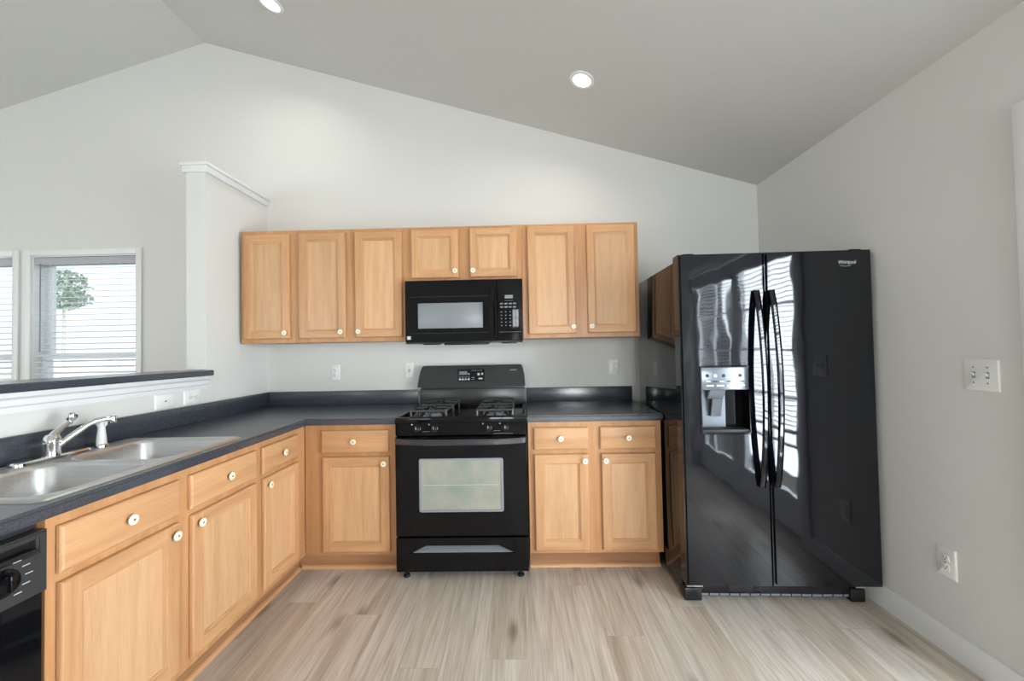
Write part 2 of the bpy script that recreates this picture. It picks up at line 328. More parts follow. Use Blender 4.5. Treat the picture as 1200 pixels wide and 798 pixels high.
# patio door on the right wall (seen mostly as a reflection in the refrigerator)
mb = MB()
def casing(mb, y0, y1, z1, x=WX, w=.067):
    for a, b, c, d in ((y0-w, y0, 0, z1+w), (y1, y1+w, 0, z1+w), (y0, y1, z1, z1+w)):
        mb.box(x-.018, x, a, b, c, d, .004); 
casing(mb, DY0, DY1, DZ); struct(mb.build('trim_4', TRIM))
def patio_leaf(n, y0, y1):
    mb = MB(); s = .115
    holed(mb, 0, WX+.04, WX+.084, y0, y1, .012, DZ-.012, [(y0+s, y1-s, .26, DZ-.14)])
    d = struct(mb.build('door_%d' % n, VINYL))
    mb = MB(); mb.box(WX+.06, WX+.066, y0+s, y1-s, .26, DZ-.14); mb.build('glass_pane', GLASS, d)
    mb = MB()
    for z in (.56, .865, 1.17, 1.475, 1.78): pass
    m = (y0+y1)/2
    mb.box(WX+.05, WX+.074, m-.009, m+.009, .26, DZ-.14)
    for k in range(1, 5): z = .26+(DZ-.40)*k/5; mb.box(WX+.05, WX+.074, y0+s, y1-s, z-.009, z+.009)
    mb.build('glazing_bar', VINYL, d)
    mb = MB()
    z = DZ-.2
    while z > .72: mb.box(WX+.006, WX+.034, y0+s-.02, y1-s+.02, z, z+.003); z -= .034
    mb.box(WX+.004, WX+.038, y0+s-.02, y1-s+.02, DZ-.165, DZ-.13, .003)
    mb.box(WX+.006, WX+.036, y0+s-.02, y1-s+.02, .69, .712, .003)
    mb.build('door_blind', BLIND, d)
    return d
mid = (DY0+DY1)/2
patio_leaf(1, mid+.003, DY1-.006); d2 = patio_leaf(2, DY0+.006, mid-.003)
mb = MB(); mb.lathe([(.028, 0), (.028, .006), (.012, .01), (.012, .04)], (WX+.04, mid-.06, .98), (-1, 0, 0)); mb.box(WX-.004, WX+.006, mid-.16, mid-.05, .972, .988, .004); mb.build('door_handle', CHROME, d2)
# living-room windows on the back wall
def window(n, x0, x1):
    mb = MB(); w = .062
    for a, b, c, d in ((x0-w, x0, WZ0-w, WZ1+w-.015), (x1, x1+w-.02, WZ0-w, WZ1+w-.015), (x0, x1, WZ1, WZ1+w-.015)): mb.box(a, b, -.016, 0, c, d, .004)
    mb.box(x0-w-.01, x1+w-.01, -.04, .0, WZ0-.03, WZ0, .004); mb.box(x0-w, x1+w-.02, -.014, 0, WZ0-.1, WZ0-.03, .003)
    # jamb liners
    mb.box(x0, x0+.008, 0, .13, WZ0, WZ1); mb.box(x1-.008, x1, 0, .13, WZ0, WZ1); mb.box(x0+.008, x1-.008, 0, .13, WZ1-.008, WZ1); mb.box(x0+.008, x1-.008, 0, .13, WZ0, WZ0+.012)
    wd = struct(mb.build('window_%d' % n, TRIM))
    zm = 1.31; a, b = x0+.008, x1-.008
    mb = MB(); s = .045
    holed(mb, 1, .085, .115, a, b, zm-.02, WZ1-.008, [(a+s, b-s, zm+.025, WZ1-.008-s)])
    holed(mb, 1, .055, .085, a, b, WZ0+.012, zm+.022, [(a+s, b-s, WZ0+.07, zm-.022)])
    mb.build('sash', VINYL, wd)
    mb = MB(); mb.box(a+s, b-s, .098, .102, zm+.025, WZ1-.053); mb.box(a+s, b-s, .068, .072, WZ0+.07, zm-.022); mb.build('glass_pane', GLASS, wd)
window(1, *WIN1); window(2, *WIN2)
def blind(x0, x1, label):
    a, b = x0+.011, x1-.011; t = thing('window_blind', label, 'blind', ((a+b)/2, .026, WZ1-.01), 0, 'window blinds in the living room'); h = (b-a)/2
    mb = MB(); mb.box(-h, h, -.022, .022, -.058, 0, .004); mb.build('valance', SHADE, t)
    mb = MB(); z = -.082
    k = 0
    while z > -1.28:
        mb.prism([(-.021, z-.0062), (0, z), (.021, z+.0032), (.021, z+.0057), (0, z+.0025), (-.021, z-.0037)], 0, -h+.004, h-.004); z -= .0445
    mb.build('slats', BLIND, t)
    mb = MB(); mb.box(-h+.002, h-.002, -.02, .02, -1.325, -1.3, .004); mb.build('bottom_rail', BLIND, t)
    for x in (-h+.13, h-.13):
        mb = MB(); mb.tube([(x, -.022, -.05), (x, -.022, -1.3)], .0012, 6); mb.build('ladder_cord', BLIND, t)
    mb = MB(); mb.tube([(-h+.055, -.028, -.05), (-h+.054, -.028, -.72)], .004, 8); mb.build('tilt_wand', GREYP, t)
blind(*WIN1, 'white horizontal slat blind in the fully visible window left of the bar ledge')
blind(*WIN2, 'white horizontal slat blind cut off by the left edge of the photo')
# unseen rear and side windows, added as openings for the fill lamps
def added_window(n, axis, p, a0, a1, z0, z1, k):
    mb = MB()
    def bx(u0, u1, d0, d1, c, d, bev=0):
        if axis == 1: mb.box(u0, u1, d0, d1, c, d, bev)
        else: mb.box(d0, d1, u0, u1, c, d, bev)
    s = 1 if axis == 1 else 1
    for u0, u1, c, d in ((a0-.07, a0, z0-.07, z1+.07), (a1, a1+.07, z0-.07, z1+.07), (a0, a1, z1, z1+.07), (a0, a1, z0-.07, z0)): bx(u0, u1, p-.06, p+.016, c, d, .004)
    for i in range(k+1): u = a0+(a1-a0)*i/k; bx(max(a0, u-.04), min(a1, u+.04), p-.09, p-.03, z0, z1)
    bx(a0, a1, p-.09, p-.03, (z0+z1)/2-.025, (z0+z1)/2+.025); bx(a0, a1, p-.09, p-.03, z0, z0+.05); bx(a0, a1, p-.09, p-.03, z1-.05, z1)
    w = struct(mb.build('window_%d' % n, TRIM))
    mb = MB()
    bx(a0, a1, p-.064, p-.06, z0, z1); mb.build('glass_pane', GLASS, w)
added_window(3, 1, YB, -4.3, -1.0, .4, 2.2, 4)  # added behind the camera for the rear fill
added_window(5, 1, YB, 2.2, 3.5, .4, 2.2, 2)  # added to light the back wall, kept clear of the appliance reflections
added_window(4, 0, XL, -5.2, -2.1, .6, 2.1, 3)  # added for the side fill
# outdoors
mb = MB(); mb.box(-60, 60, -60, 80, -.5, -.3); struct(mb.build('ground', GRASS))
mb = MB(); mb.box(WX+.13, WX+4, -6, .1, -.28, -.06); struct(mb.build('patio_ground', DECK))
def tree(loc, h, cr, seed, label):
    t = thing('tree', label, 'tree', loc, 0, 'trees outside the window'); rnd = random.Random(seed)
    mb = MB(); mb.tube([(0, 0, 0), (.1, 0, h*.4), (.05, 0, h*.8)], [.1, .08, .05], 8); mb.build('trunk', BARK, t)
    mb = MB()
    for i in range(800):
        a = rnd.uniform(0, 6.28); u = rnd.random()**.5; ph = rnd.uniform(-1, 1); rr = cr*u*math.sqrt(1-ph*ph*.8)*rnd.uniform(.7, 1.1)
        c = Vector((math.cos(a)*rr, math.sin(a)*rr, h*.78+ph*cr*.8)); d1 = Vector((rnd.uniform(-1, 1), rnd.uniform(-1, 1), rnd.uniform(-1, 1))).normalized(); d2_ = d1.orthogonal().normalized(); q = rnd.uniform(.1, .2)
        mb._new([c-d1*q, c+d2_*q*.5, c+d1*q, c-d2_*q*.5], [(0, 1, 2, 3)], 0)
    mb.build('foliage', LEAF, t)
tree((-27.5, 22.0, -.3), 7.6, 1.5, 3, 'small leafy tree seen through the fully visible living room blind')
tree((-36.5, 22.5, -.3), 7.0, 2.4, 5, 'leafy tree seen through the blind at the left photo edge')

# ------------------------------------------------------------------ cabinets
def knob(parent, x, z, y):
    mb = MB(); mb.lathe([(.007, 0), (.0065, .006), (.006, .0105)], (x, y, z), (0, -1, 0), 14, 1)
    mb.lathe([(.006, .010), (.0155, .0115), (.017, .0145), (.0155, .0175), (.010, .0185), (.006, .018)], (x, y, z), (0, -1, 0), 20, 0)
    mb.lathe([(.004, .0178), (.004, .0186), (.003, .019)], (x, y, z), (0, -1, 0), 12, 1)
    mb.build('knob', [CREAM, BRASS], parent)
T = .019
def panel_door(parent, x0, x1, z0, z1, kx, kz, sw=.05):
    mb = MB(); t = T
    def loop(i, y): return [(x0+i, y, z0+i), (x1-i, y, z0+i), (x1-i, y, z1-i), (x0+i, y, z1-i)]
    e = .005
    loops = [loop(0, -.003), loop(0, -t+.006), loop(e*.4, -t+.002), loop(e, -t)]
    V = [[mb.bm.verts.new(p) for p in lp] for lp in loops]
    for a, b in zip(V, V[1:]):
        for i in range(4): mb.bm.faces.new((a[i], a[(i+1) % 4], b[(i+1) % 4], b[i])).material_index = 1 if i in (0, 2) else 0
    # stiles full height, rails between
    X0, X1, Z0, Z1 = x0+e, x1-e, z0+e, z1-e; xi0, xi1, zi0, zi1 = x0+sw, x1-sw, z0+sw, z1-sw
    def q(a, b, c, d, mi): mb._new([(a, -t, c), (b, -t, c), (b, -t, d), (a, -t, d)], [(0, 1, 2, 3)], mi)
    q(X0, xi0, Z0, Z1, 0); q(xi1, X1, Z0, Z1, 0); q(xi0, xi1, Z0, zi0, 1); q(xi0, xi1, zi1, Z1, 1)
    loops = [loop(sw, -t), loop(sw+.003, -t+.005), loop(sw+.009, -t+.0065), loop(sw+.012, -t+.012)]
    V = [[mb.bm.verts.new(p) for p in lp] for lp in loops]
    for a, b in zip(V, V[1:]):
        for i in range(4): mb.bm.faces.new((a[i], a[(i+1) % 4], b[(i+1) % 4], b[i])).material_index = 1 if i in (0, 2) else 0
    bmesh.ops.recalc_face_normals(mb.bm, faces=mb.bm.faces[:])
    for f in mb.bm.faces:
        if len(f.verts) == 4 and abs(f.normal.y) > .99 and f.normal.y > 0: f.normal_flip()
    d = mb.build('door', [WV, WH], parent, 25)
    mb = MB(); i = sw+.0115; mb.box(x0+i, x1-i, -t+.0115, -.003, z0+i, z1-i); mb.build('panel', WP, d)
    knob(d, kx, kz, -t)
    return d
def drawer(parent, x0, x1, z0, z1, kx, kz, name='drawer'):
    mb = MB(); t = T
    def loop(i, y): return [(x0+i, y, z0+i), (x1-i, y, z0+i), (x1-i, y, z1-i), (x0+i, y, z1-i)]
    mb.rings([loop(0, -.003), loop(0, -t+.007), loop(.003, -t+.003), loop(.007, -t+.001), loop(.010, -t)], cap0=True, cap1=True)
    d = mb.build(name, WH, parent, 25); knob(d, kx, kz, -t); return d
def base_cabinet(name, label, loc, rz, w, fronts, depth=.605, e0=0, e1=0):
    t = thing(name, label, 'cabinet', loc, rz, 'oak base cabinets')
    mb = MB()
    if name == 'sink_cabinet':
        mb.box(0, w, 0, .02, .114, .875, .0012, 1); mb.box(0, .018, .02, depth, .114, .875); mb.box(w-.018, w, .02, depth, .114, .875); mb.box(.018, w-.018, .02, depth, .114, .13); mb.box(.018, w-.018, depth-.008, depth, .13, .875)
    else: mb.box(0, w, 0, depth, .114, .875, .0012, 1)
    mb.build('carcass', WF, t)
    mb = MB(); mb.box(-e0, w+e1, .075, depth-.02, 0, .113); mb.build('toe_kick', TOEM, t)
    mb = MB(); mb.prism([(.075, 0), (.056, 0), (.0565, .008), (.062, .016), (.070, .02), (.075, .02)], 0, -e0*.75, w+e1*.75); mb.build('shoe_moulding', WH, t)
    for f in fronts:
        if f[0] == 'door': panel_door(t, *f[1:])
        else: drawer(t, *f[1:])
    return t
DZ0, DZ1, RZ0, RZ1, KD, KR = .137, .688, .713, .843, .65, .779
# back wall, left of the range (world x offset .611)
def off(x, lst): return [(f[0], f[1]-x, f[2]-x, f[3], f[4], f[5]-x, f[6]) for f in lst]
base_cabinet('base_cabinet', 'oak base cabinet with one drawer and one door left of the range', (.612, -.61, 0), 0, 1.157-.612,
             off(.612, [('drawer', .715, 1.114, RZ0, RZ1, .912, KR), ('door', .721, 1.117, DZ0, DZ1, 1.088, KD)]), e0=.0755)
base_cabinet('base_cabinet', 'oak base cabinet with two drawers and two doors between range and refrigerator', (1.93, -.61, 0), 0, .772,
             off(1.93, [('drawer', 1.962, 2.278, RZ0, RZ1, 2.118, KR), ('drawer', 2.346, 2.668, RZ0, RZ1, 2.509, KR), ('door', 1.963, 2.276, DZ0, DZ1, 2.256, KD), ('door', 2.351, 2.664, DZ0, DZ1, 2.375, KD)]))
# left run: local x -> world y
y0 = -1.035
base_cabinet('base_cabinet', 'narrow oak base cabinet with one drawer and one door in the inside corner', (.61, y0, 0), R(90), -.611-y0,
             off(y0, [('drawer', -1.012, -.706, RZ0, RZ1, -.853, KR), ('door', -1.005, -.702, DZ0+.01, DZ1, -.976, KD)]), e1=.074)
y0 = -1.892
base_cabinet('sink_cabinet', 'oak sink base cabinet with two false drawer fronts and two doors beside the dishwasher', (.61, y0, 0), R(90), -1.036-y0,
             off(y0, [('drawer', -1.439, -1.061, RZ0, RZ1, -1.246, KR), ('drawer', -1.87, -1.488, RZ0, RZ1, -1.682, KR), ('door', -1.433, -1.062, DZ0+.01, DZ1, -1.404, KD), ('door', -1.868, -1.49, DZ0+.01, DZ1, -1.517, KD)]))
def wall_cabinet(name, label, x0, x1, z0, z1, doors):
    t = thing(name, label, 'cabinet', (x0, -.3133, z0), 0, 'oak wall cabinets')
    mb = MB(); mb.box(0, x1-x0, 0, .311, 0, z1-z0, .0012, 1); mb.build('carcass', WF, t)
    for a, b, c, d, kx, kz in doors: panel_door(t, a-x0, b-x0, c-z0, d-z0, kx-x0, kz-z0, .047)
UZ0, UZ1, UT = 1.371, 2.129, 2.108
wall_cabinet('wall_cabinet', 'oak wall cabinet with a single door, leftmost of the upper row', .024, .3895, UZ0, UZ1, [(.05, .36, 1.4, UT-.006, .333, 1.438)])
wall_cabinet('wall_cabinet', 'tall double-door oak wall cabinet left of the microwave', .39, 1.1505, UZ0, UZ1, [(.422, .737, 1.398, UT-.005, .708, 1.437), (.802, 1.117, 1.398, UT-.004, .827, 1.437)])
wall_cabinet('wall_cabinet', 'short double-door oak wall cabinet above the microwave', 1.151, 1.9165, 1.762, UZ1, [(1.181, 1.495, 1.783, UT+.001, 1.474, 1.826), (1.571, 1.884, 1.783, UT+.003, 1.593, 1.826)])
wall_cabinet('wall_cabinet', 'tall double-door oak wall cabinet between microwave and refrigerator', 1.917, 2.686, UZ0, UZ1, [(1.954, 2.266, 1.398, UT+.003, 2.247, 1.443), (2.345, 2.66, 1.4, UT+.004, 2.367, 1.443)])

# ------------------------------------------------------------------ countertops
SY0, SY1, SX0, SX1 = -1.898, -1.105, .052, .598      # sink outline
mb = MB(); z0, z1 = .876, .914
holed(mb, 2, z0, z1, .002, 1.16, -2.52, -.001, [(.64, 1.16, -2.52, -.64), (SX0+.02, SX1-.02, SY0+.02, SY1-.02)])
bevel_where(mb, lambda a, b: (abs(a.x-.64) < 1e-4 and abs(b.x-.64) < 1e-4 or abs(a.y+.64) < 1e-4 and abs(b.y+.64) < 1e-4) and abs(a.z-b.z) < .001, .009, 3)
ct = tag(mb.build('countertop', LAM), 'L-shaped black laminate countertop holding the sink, left of the range', 'countertop')
mb = MB(); mb.box(.0015, .0205, -2.52, -.001, z1, 1.0156, .003); mb.box(.021, 1.135, -.0205, -.001, z1, 1.0156, .003); mb.build('backsplash', LAM, ct)
mb = MB(); holed(mb, 2, z0, z1, 1.928, 2.7066, -.64, -.001, []); bevel_where(mb, lambda a, b: abs(a.y+.64) < 1e-4 and abs(b.y+.64) < 1e-4 and abs(a.z-b.z) < .001, .009, 3)
ct2 = tag(mb.build('countertop', LAM), 'short straight black laminate countertop between range and refrigerator', 'countertop')
mb = MB(); mb.box(1.936, 2.7066, -.0205, -.001, z1, 1.0156, .003); mb.build('backsplash', LAM, ct2)

# ------------------------------------------------------------------ sink, faucet, sprayer
def sink():
    mb = MB(); bm = mb.bm; zt = .9215
    def lp(pts, z): return [bm.verts.new((x, y, z)) for x, y in pts]
    def bridge(a, b):
        n = len(a); 
        for i in range(n): bm.faces.new((a[i], a[(i+1) % n], b[(i+1) % n], b[i]))
    o0 = lp(rrect(SX0, SX1, SY0, SY1, .03), .9142); o1 = lp(rrect(SX0+.004, SX1-.004, SY0+.004, SY1-.004, .028), .9168); o2 = lp(rrect(SX0+.011, SX1-.011, SY0+.011, SY1-.011, .024), .9212); o3 = lp(rrect(SX0+.018, SX1-.018, SY0+.018, SY1-.018, .02), zt-.001)
    bridge(o0, o1); bridge(o1, o2); bridge(o2, o3)
    ymid = (SY0+SY1)/2; inner = []
    for a, b in ((SY0+.032, ymid-.014), (ymid+.014, SY1-.032)):
        x0, x1 = SX0+.115, SX1-.03
        steps = [(0, zt-.001, .07), (.004, zt-.006, .068), (.008, zt-.014, .066), (.018, .78, .06), (.024, .755, .058), (.04, .742, .05), (.075, .738, .04)]
        prev = None
        for ins, z, r in steps:
            l = lp(rrect(x0+ins, x1-ins, a+ins, b-ins, r), z)
            if prev: bridge(prev, l)
            else: inner.append(l)
            prev = l
        bm.faces.new(prev)
    es = []
    for l in [o3]+inner:
        for i in range(len(l)): es.append(bm.edges.get((l[i], l[(i+1) % len(l)])) or bm.edges.new((l[i], l[(i+1) % len(l)])))
    bmesh.ops.triangle_fill(bm, edges=es, use_beauty=True, use_dissolve=False)
    bmesh.ops.recalc_face_normals(bm, faces=bm.faces[:])
    # the deck must face up
    for f in bm.faces:
        if f.normal.z < -.9: bmesh.ops.reverse_faces(bm, faces=bm.faces[:]); break
    s = tag(mb.build('kitchen_sink', STEEL, None, 40), 'double-bowl stainless steel drop-in sink set in the black countertop', 'sink')
    for y in ((SY0+.032+ymid-.014)/2, (ymid+.014+SY1-.032)/2):
        mb = MB(); mb.lathe([(.055, .7385), (.055, .741), (.045, .7405), (.04, .739), (.012, .7388)], ((SX0+SX1)/2+.04, y, 0)); mb.build('drain', CHROME, s)
sink()
FY = -1.462
t = thing('faucet', 'chrome single-lever faucet standing behind the sink bowls', 'faucet', (.108, FY, .9215))
mb = MB(); mb.rings([[(x, y, z) for x, y in rrect(-.028+i, .028-i, -.128+i, .128-i, .027-i)] for i, z in ((0, 0), (.001, .008), (.006, .013))]); mb.build('base_plate', CHROME, t)
mb = MB(); mb.lathe([(.027, .008), (.026, .016), (.0245, .045), (.0255, .056), (.0255, .06), (.024, .062), (.026, .065), (.0245, .077), (.018, .087), (.008, .091)], n=24); mb.build('body', CHROME, t)
mb = MB(); mb.tube([(0, .0, .078), (-.003, .018, .096), (-.004, .042, .112), (-.005, .062, .125)], [.015, .012, .009, .008], 12); h = mb.build('lever_handle', CHROME, t)
mb = MB(); mb.lathe([(.006, 0), (.007, .012), (.014, .018), (.0185, .028), (.017, .039), (.009, .045)], (-.005, .064, .117), (0, .2, 1), 16); mb.build('lever_ball', CHROME, h)
mb = MB(); mb.tube([(.012, .008, .044), (.03, .04, .076), (.05, .082, .112), (.06, .1, .122), (.072, .124, .126), (.08, .142, .124)], [.011, .0105, .01, .01, .0105, .011], 14); sp = mb.build('spout', CHROME, t)
mb = MB(); mb.lathe([(.0135, 0), (.015, .004), (.015, .02), (.012, .03)], (.082, .148, .106), (0, 0, 1), 16); mb.build('aerator', CHROME, sp)
t = thing('side_sprayer', 'white side sprayer in a deck holder right of the chrome faucet', 'sprayer', (.108, -1.283, .9215))
mb = MB(); mb.lathe([(.024, 0), (.023, .008), (.017, .014), (.0165, .022)], n=18); mb.build('holder', CHROME, t)
mb = MB(); mb.lathe([(.0175, .014), (.0165, .03), (.0135, .06), (.012, .078), (.0135, .086), (.0165, .092), (.0175, .102), (.015, .112), (.007, .116)], n=18); mb.box(.006, .022, -.006, .006, .088, .108, .004); mb.build('spray_head', PLATE, t)

# ------------------------------------------------------------------ dishwasher (local x -> world y)
t = thing('dishwasher', 'black built-in dishwasher cut off at the lower left photo edge', 'dishwasher', (.61, -2.495, 0), R(90)); w = .6
mb = MB(); mb.box(.004, w-.004, .02, .57, .1, .868); mb.build('tub', MATB, t)
mb = MB(); mb.box(.012, w-.012, -.012, .02, .125, .7, .004); mb.build('door_panel', BLK, t)
mb = MB(); holed(mb, 1, -.02, .02, .006, w-.006, .69, .85, [(.04, w-.03, .8, .832)]); bevel_where(mb, lambda a, b: abs(a.y+.02) < 1e-4 and abs(b.y+.02) < 1e-4, .005)
cp = mb.build('control_panel', CHAR, t)
mb = MB(); mb.box(.04, w-.03, .004, .012, .8, .832); mb.prism([(.006, .8), (-.026, .8), (-.03, .805), (-.024, .811), (.006, .809)], 0, .045, w-.035); mb.build('grip_recess', SAT, cp)
mb = MB(); mb.lathe([(.034, 0), (.033, .004), (.024, .006), (.022, .018), (.0, .02)], (w-.1, -.02, .757), (0, -1, 0), 28); mb.box(w-.103, w-.097, -.046, -.036, .738, .777, .002); mb.build('dial', BLK, cp)
for k, a in enumerate((62, 30, 0, -30, -60)):
    ca, sa = math.cos(R(a)), math.sin(R(a)); X, Z = w-.1+.045*ca, .757+.045*sa
    mb = MB(); mb.box(X-.001, X+.015, -.0206, -.02, Z-.0009, Z+.0009); mb.build('dial_marking', MARK, cp)
mb = MB(); mb.box(.004, w-.004, .06, .08, 0, .1); mb.build('toe_panel', MATB, t)

# ------------------------------------------------------------------ gas range
t = thing('gas_range', 'black freestanding gas range between the oak base cabinets', 'range', (1.1635, -.66, 0)); w = .761
mb = MB(); mb.box(.002, w-.002, .03, .63, .045, .893, .003); mb.build('body', BLK, t)
mb = MB(); holed(mb, 2, .893, .9, 0, w, .0, .60, []); 
mb.box(0, w, -.006, .028, .886, .919, .006); mb.box(0, .022, .028, .575, .895, .919, .004); mb.box(w-.022, w, .028, .575, .895, .919, .004); mb.box(.022, w-.022, .545, .575, .895, .919, .003)
ck = mb.build('cooktop', BLK, t)
def grate(cx, cy):
    mb = MB(); s, sz, zt, zb, r = .104, .118, .948, .901, .0072
    ring = [(cx-s, cy-sz), (cx+s, cy-sz), (cx+s, cy+sz), (cx-s, cy+sz)]
    for a, b in zip(ring, ring[1:]+ring[:1]): mb.tube([(*a, zt), (*b, zt)], r, 8)
    for a in ring: mb.tube([(*a, zb), (*a, zt)], r, 8)
    for dx, dy in ((1, 0), (-1, 0), (0, 1), (0, -1)): mb.tube([(cx+dx*s, cy+dy*sz, zt), (cx+dx*.03, cy+dy*.03, zt+.004)], r, 8)
    for dx, dy in ((1, 0), (-1, 0), (0, 1), (0, -1)): mb.tube([(cx+dx*s*.55-dy*s*.0, cy+dy*sz*.55, zt), (cx+dx*s*.75, cy+dy*sz*.75, zb)], r*.9, 6)
    mb.build('burner_grate', IRON, t)
    mb = MB(); mb.lathe([(.06, .9005), (.058, .906), (.046, .909), (.046, .918), (.04, .92)], (cx, cy, 0), n=24, mi=1); mb.lathe([(.036, .919), (.038, .924), (.035, .929), (.01, .931)], (cx, cy, 0), n=24); mb.build('burner', [IRON, GREYP], t)
for cx in (.185, .575):
    for cy in (.165, .42): grate(cx, cy)
# control panel, slanted
mb = MB(); mb.prism([(.0, .814), (.0005, .886), (.04, .886), (.04, .814)], 0, .002, w-.002, .002); cp = mb.build('control_panel', BLK, t)
for x in (.13, .229, .54, .637):
    mb = MB(); mb.lathe([(.021, 0), (.021, .006), (.0165, .009), (.015, .026), (.012, .028)], (x, .001, .853), (0, -1, .1), 22, 1); mb.prism([(x-.0035, .834), (x+.0035, .834), (x+.003, .872), (x-.003, .872)], 1, -.034, -.02, .001, 1); mb.box(x-.0012, x+.0012, -.0348, -.034, .856, .871, 0, 1, 0); mb.build('burner_knob', [MARK, SAT], cp)
for x in (.13, .229, .54, .637): mb = MB(); mb.box(x-.034, x-.0285, -.001, .004, .875, .8805); mb.build('position_dot', MARK, cp)
for x0, x1, z in ((.16, .2, .836), (.568, .608, .836), (.57, .68, .82)): mb = MB(); mb.box(x0, x1, -.001, .003, z, z+.0022); mb.build('panel_marking', DIMM, cp)
# oven door
mb = MB(); holed(mb, 1, -.022, .028, .006, w-.006, .25, .808, [(.143, .62, .387, .686)]); bevel_where(mb, lambda a, b: abs(a.y+.022) < 1e-4 and abs(b.y+.022) < 1e-4 and (min(a.x, b.x) < .01 or max(a.x, b.x) > w-.01 or max(a.z, b.z) < .26 or min(a.z, b.z) > .8), .006); od = mb.build('oven_door', BLK, t)
mb = MB(); A = rrect(.1415, .6215, .3855, .6875, .012); B = rrect(.152, .611, .396, .677, .009)
mb.rings([[(x, -.0225, z) for x, z in A], [(x, -.0245, z) for x, z in rrect(.144, .619, .388, .685, .011)], [(x, -.0245, z) for x, z in B], [(x, -.018, z) for x, z in B]], cap0=False, cap1=False); mb.build('window_border', OVENB, od)
mb = MB(); mb.prism(rrect(.15, .613, .394, .679, .009), 1, -.019, -.014); mb.build('oven_window', OVENG, od)
mb = MB()
n = 17; pts = []
for i in range(n): u = i/(n-1); pts.append((.012+(w-.024)*u, -.028-.034*min(1, 4.5*u*(1-u)*1.0)**.6 if 0 < u < 1 else -.026, .787))
mb.strip(pts, (0, 0, 1), .034, .014); mb.build('door_handle', HAND, od)
mb = MB(); mb.box(.165, .6, -.0195, -.0185, .535, .5385); mb.build('oven_rack', SHADE, od)
# storage drawer with a scooped pull
mb = MB(); z0, z1 = .05, .238
P = [(.083, .152), (.683, .152), (.59, .196), (.175, .196)]
o = [(.006, z0), (w-.006, z0), (w-.006, z1), (.006, z1)]
v, _ = mb._new([(x, -.018, z) for x, z in o]+[(x, -.018, z) for x, z in P]+[(x, .028, z) for x, z in o]+[(.1, -.014, .155), (.67, -.014, .155), (.58, .02, .194), (.19, .02, .194)],
   [(0, 1, 5, 4), (1, 2, 6, 5), (2, 3, 7, 6), (3, 0, 4, 7), (0, 8, 9, 1), (1, 9, 10, 2), (2, 10, 11, 3), (3, 11, 8, 0), (4, 5, 13, 12), (5, 6, 14, 13), (6, 7, 15, 14), (7, 4, 12, 15), (8, 11, 10, 9)], 0)
mb._new([(.1, -.014, .155), (.67, -.014, .155), (.58, .02, .194), (.19, .02, .194)], [(0, 1, 2, 3)], 1)
bmesh.ops.remove_doubles(mb.bm, verts=mb.bm.verts[:], dist=1e-5); bmesh.ops.recalc_face_normals(mb.bm, faces=mb.bm.faces[:])
mb.build('storage_drawer', [BLK, GREYP], t)  # light reflected in the scoop is painted as a grey face
for x in (.05, w-.05):
    for y in (.03, .58):
        mb = MB(); mb.lathe([(.018, 0), (.02, .004), (.018, .012), (.009, .014), (.009, .05)], (x, y, 0), n=14); mb.build('foot', SAT, t)
# backguard
mb = MB(); mb.box(-.002, w+.002, .58, .655, .893, 1.022, .004); mb.box(.004, w-.004, .6, .655, 1.018, 1.045); 
bgp = [(-.01, 1.038), (-.008, 1.07), (-.002, 1.12), (.008, 1.165), (.016, 1.184), (.026, 1.19), (w-.03, 1.19), (w-.021, 1.184), (w-.013, 1.165), (w-.004, 1.12), (w+.0, 1.07), (w+.001, 1.038)]
before = set(mb.bm.verts); mb.prism(bgp, 1, .555, .655)
for vv in set(mb.bm.verts)-before:
    if vv.co.y < .6: vv.co.y += (vv.co.z-1.038)*.28
bg_ = mb.build('backguard', CHAR, t)
def on_bg(x, z, d=.0): return (x, .555+(z-1.038)*.28-d, z)
def bgq(mb, x0, x1, z0, z1, d, mi=0): mb.rings([[on_bg(x0, z0, 0), on_bg(x1, z0, 0), on_bg(x1, z1, 0), on_bg(x0, z1, 0)], [on_bg(x0, z0, d), on_bg(x1, z0, d), on_bg(x1, z1, d), on_bg(x0, z1, d)]], mi=mi)
mb = MB(); bgq(mb, .278, .469, 1.078, 1.162, .002, 0)
for r in range(3):
    for c in range(4): bgq(mb, .286+c*.021, .301+c*.021, 1.086+r*.018, (1.097 if r == 0 else 1.092)+r*.018, .003, 1 if r == 0 else 2)
bgq(mb, .288, .345, 1.125, 1.148, .003, 2); bgq(mb, .352, .362, 1.128, 1.134, .003, 1)
for c, (a, b) in enumerate(((.378, .392), (.398, .41), (.416, .43), (.438, .452))): bgq(mb, a, b, 1.15, 1.155, .003, 2)
bgq(mb, .42, .436, 1.118, 1.134, .003, 1); bgq(mb, .448, .46, 1.12, 1.136, .003, 1); bgq(mb, .378, .398, 1.1, 1.105, .003, 2); bgq(mb, .378, .4, 1.088, 1.093, .003, 2); bgq(mb, .428, .456, 1.09, 1.1, .003, 1)
mb.build('clock_panel', [BLK, MARK, DIMM], bg_)
mb = MB(); bgq(mb, .655, .705, 1.148, 1.156, .0015); mb.build('badge', DIMM, bg_)
mb = MB(); bgq(mb, .0, w-.008, 1.061, 1.0635, .0012); mb.build('groove', MATB, bg_)

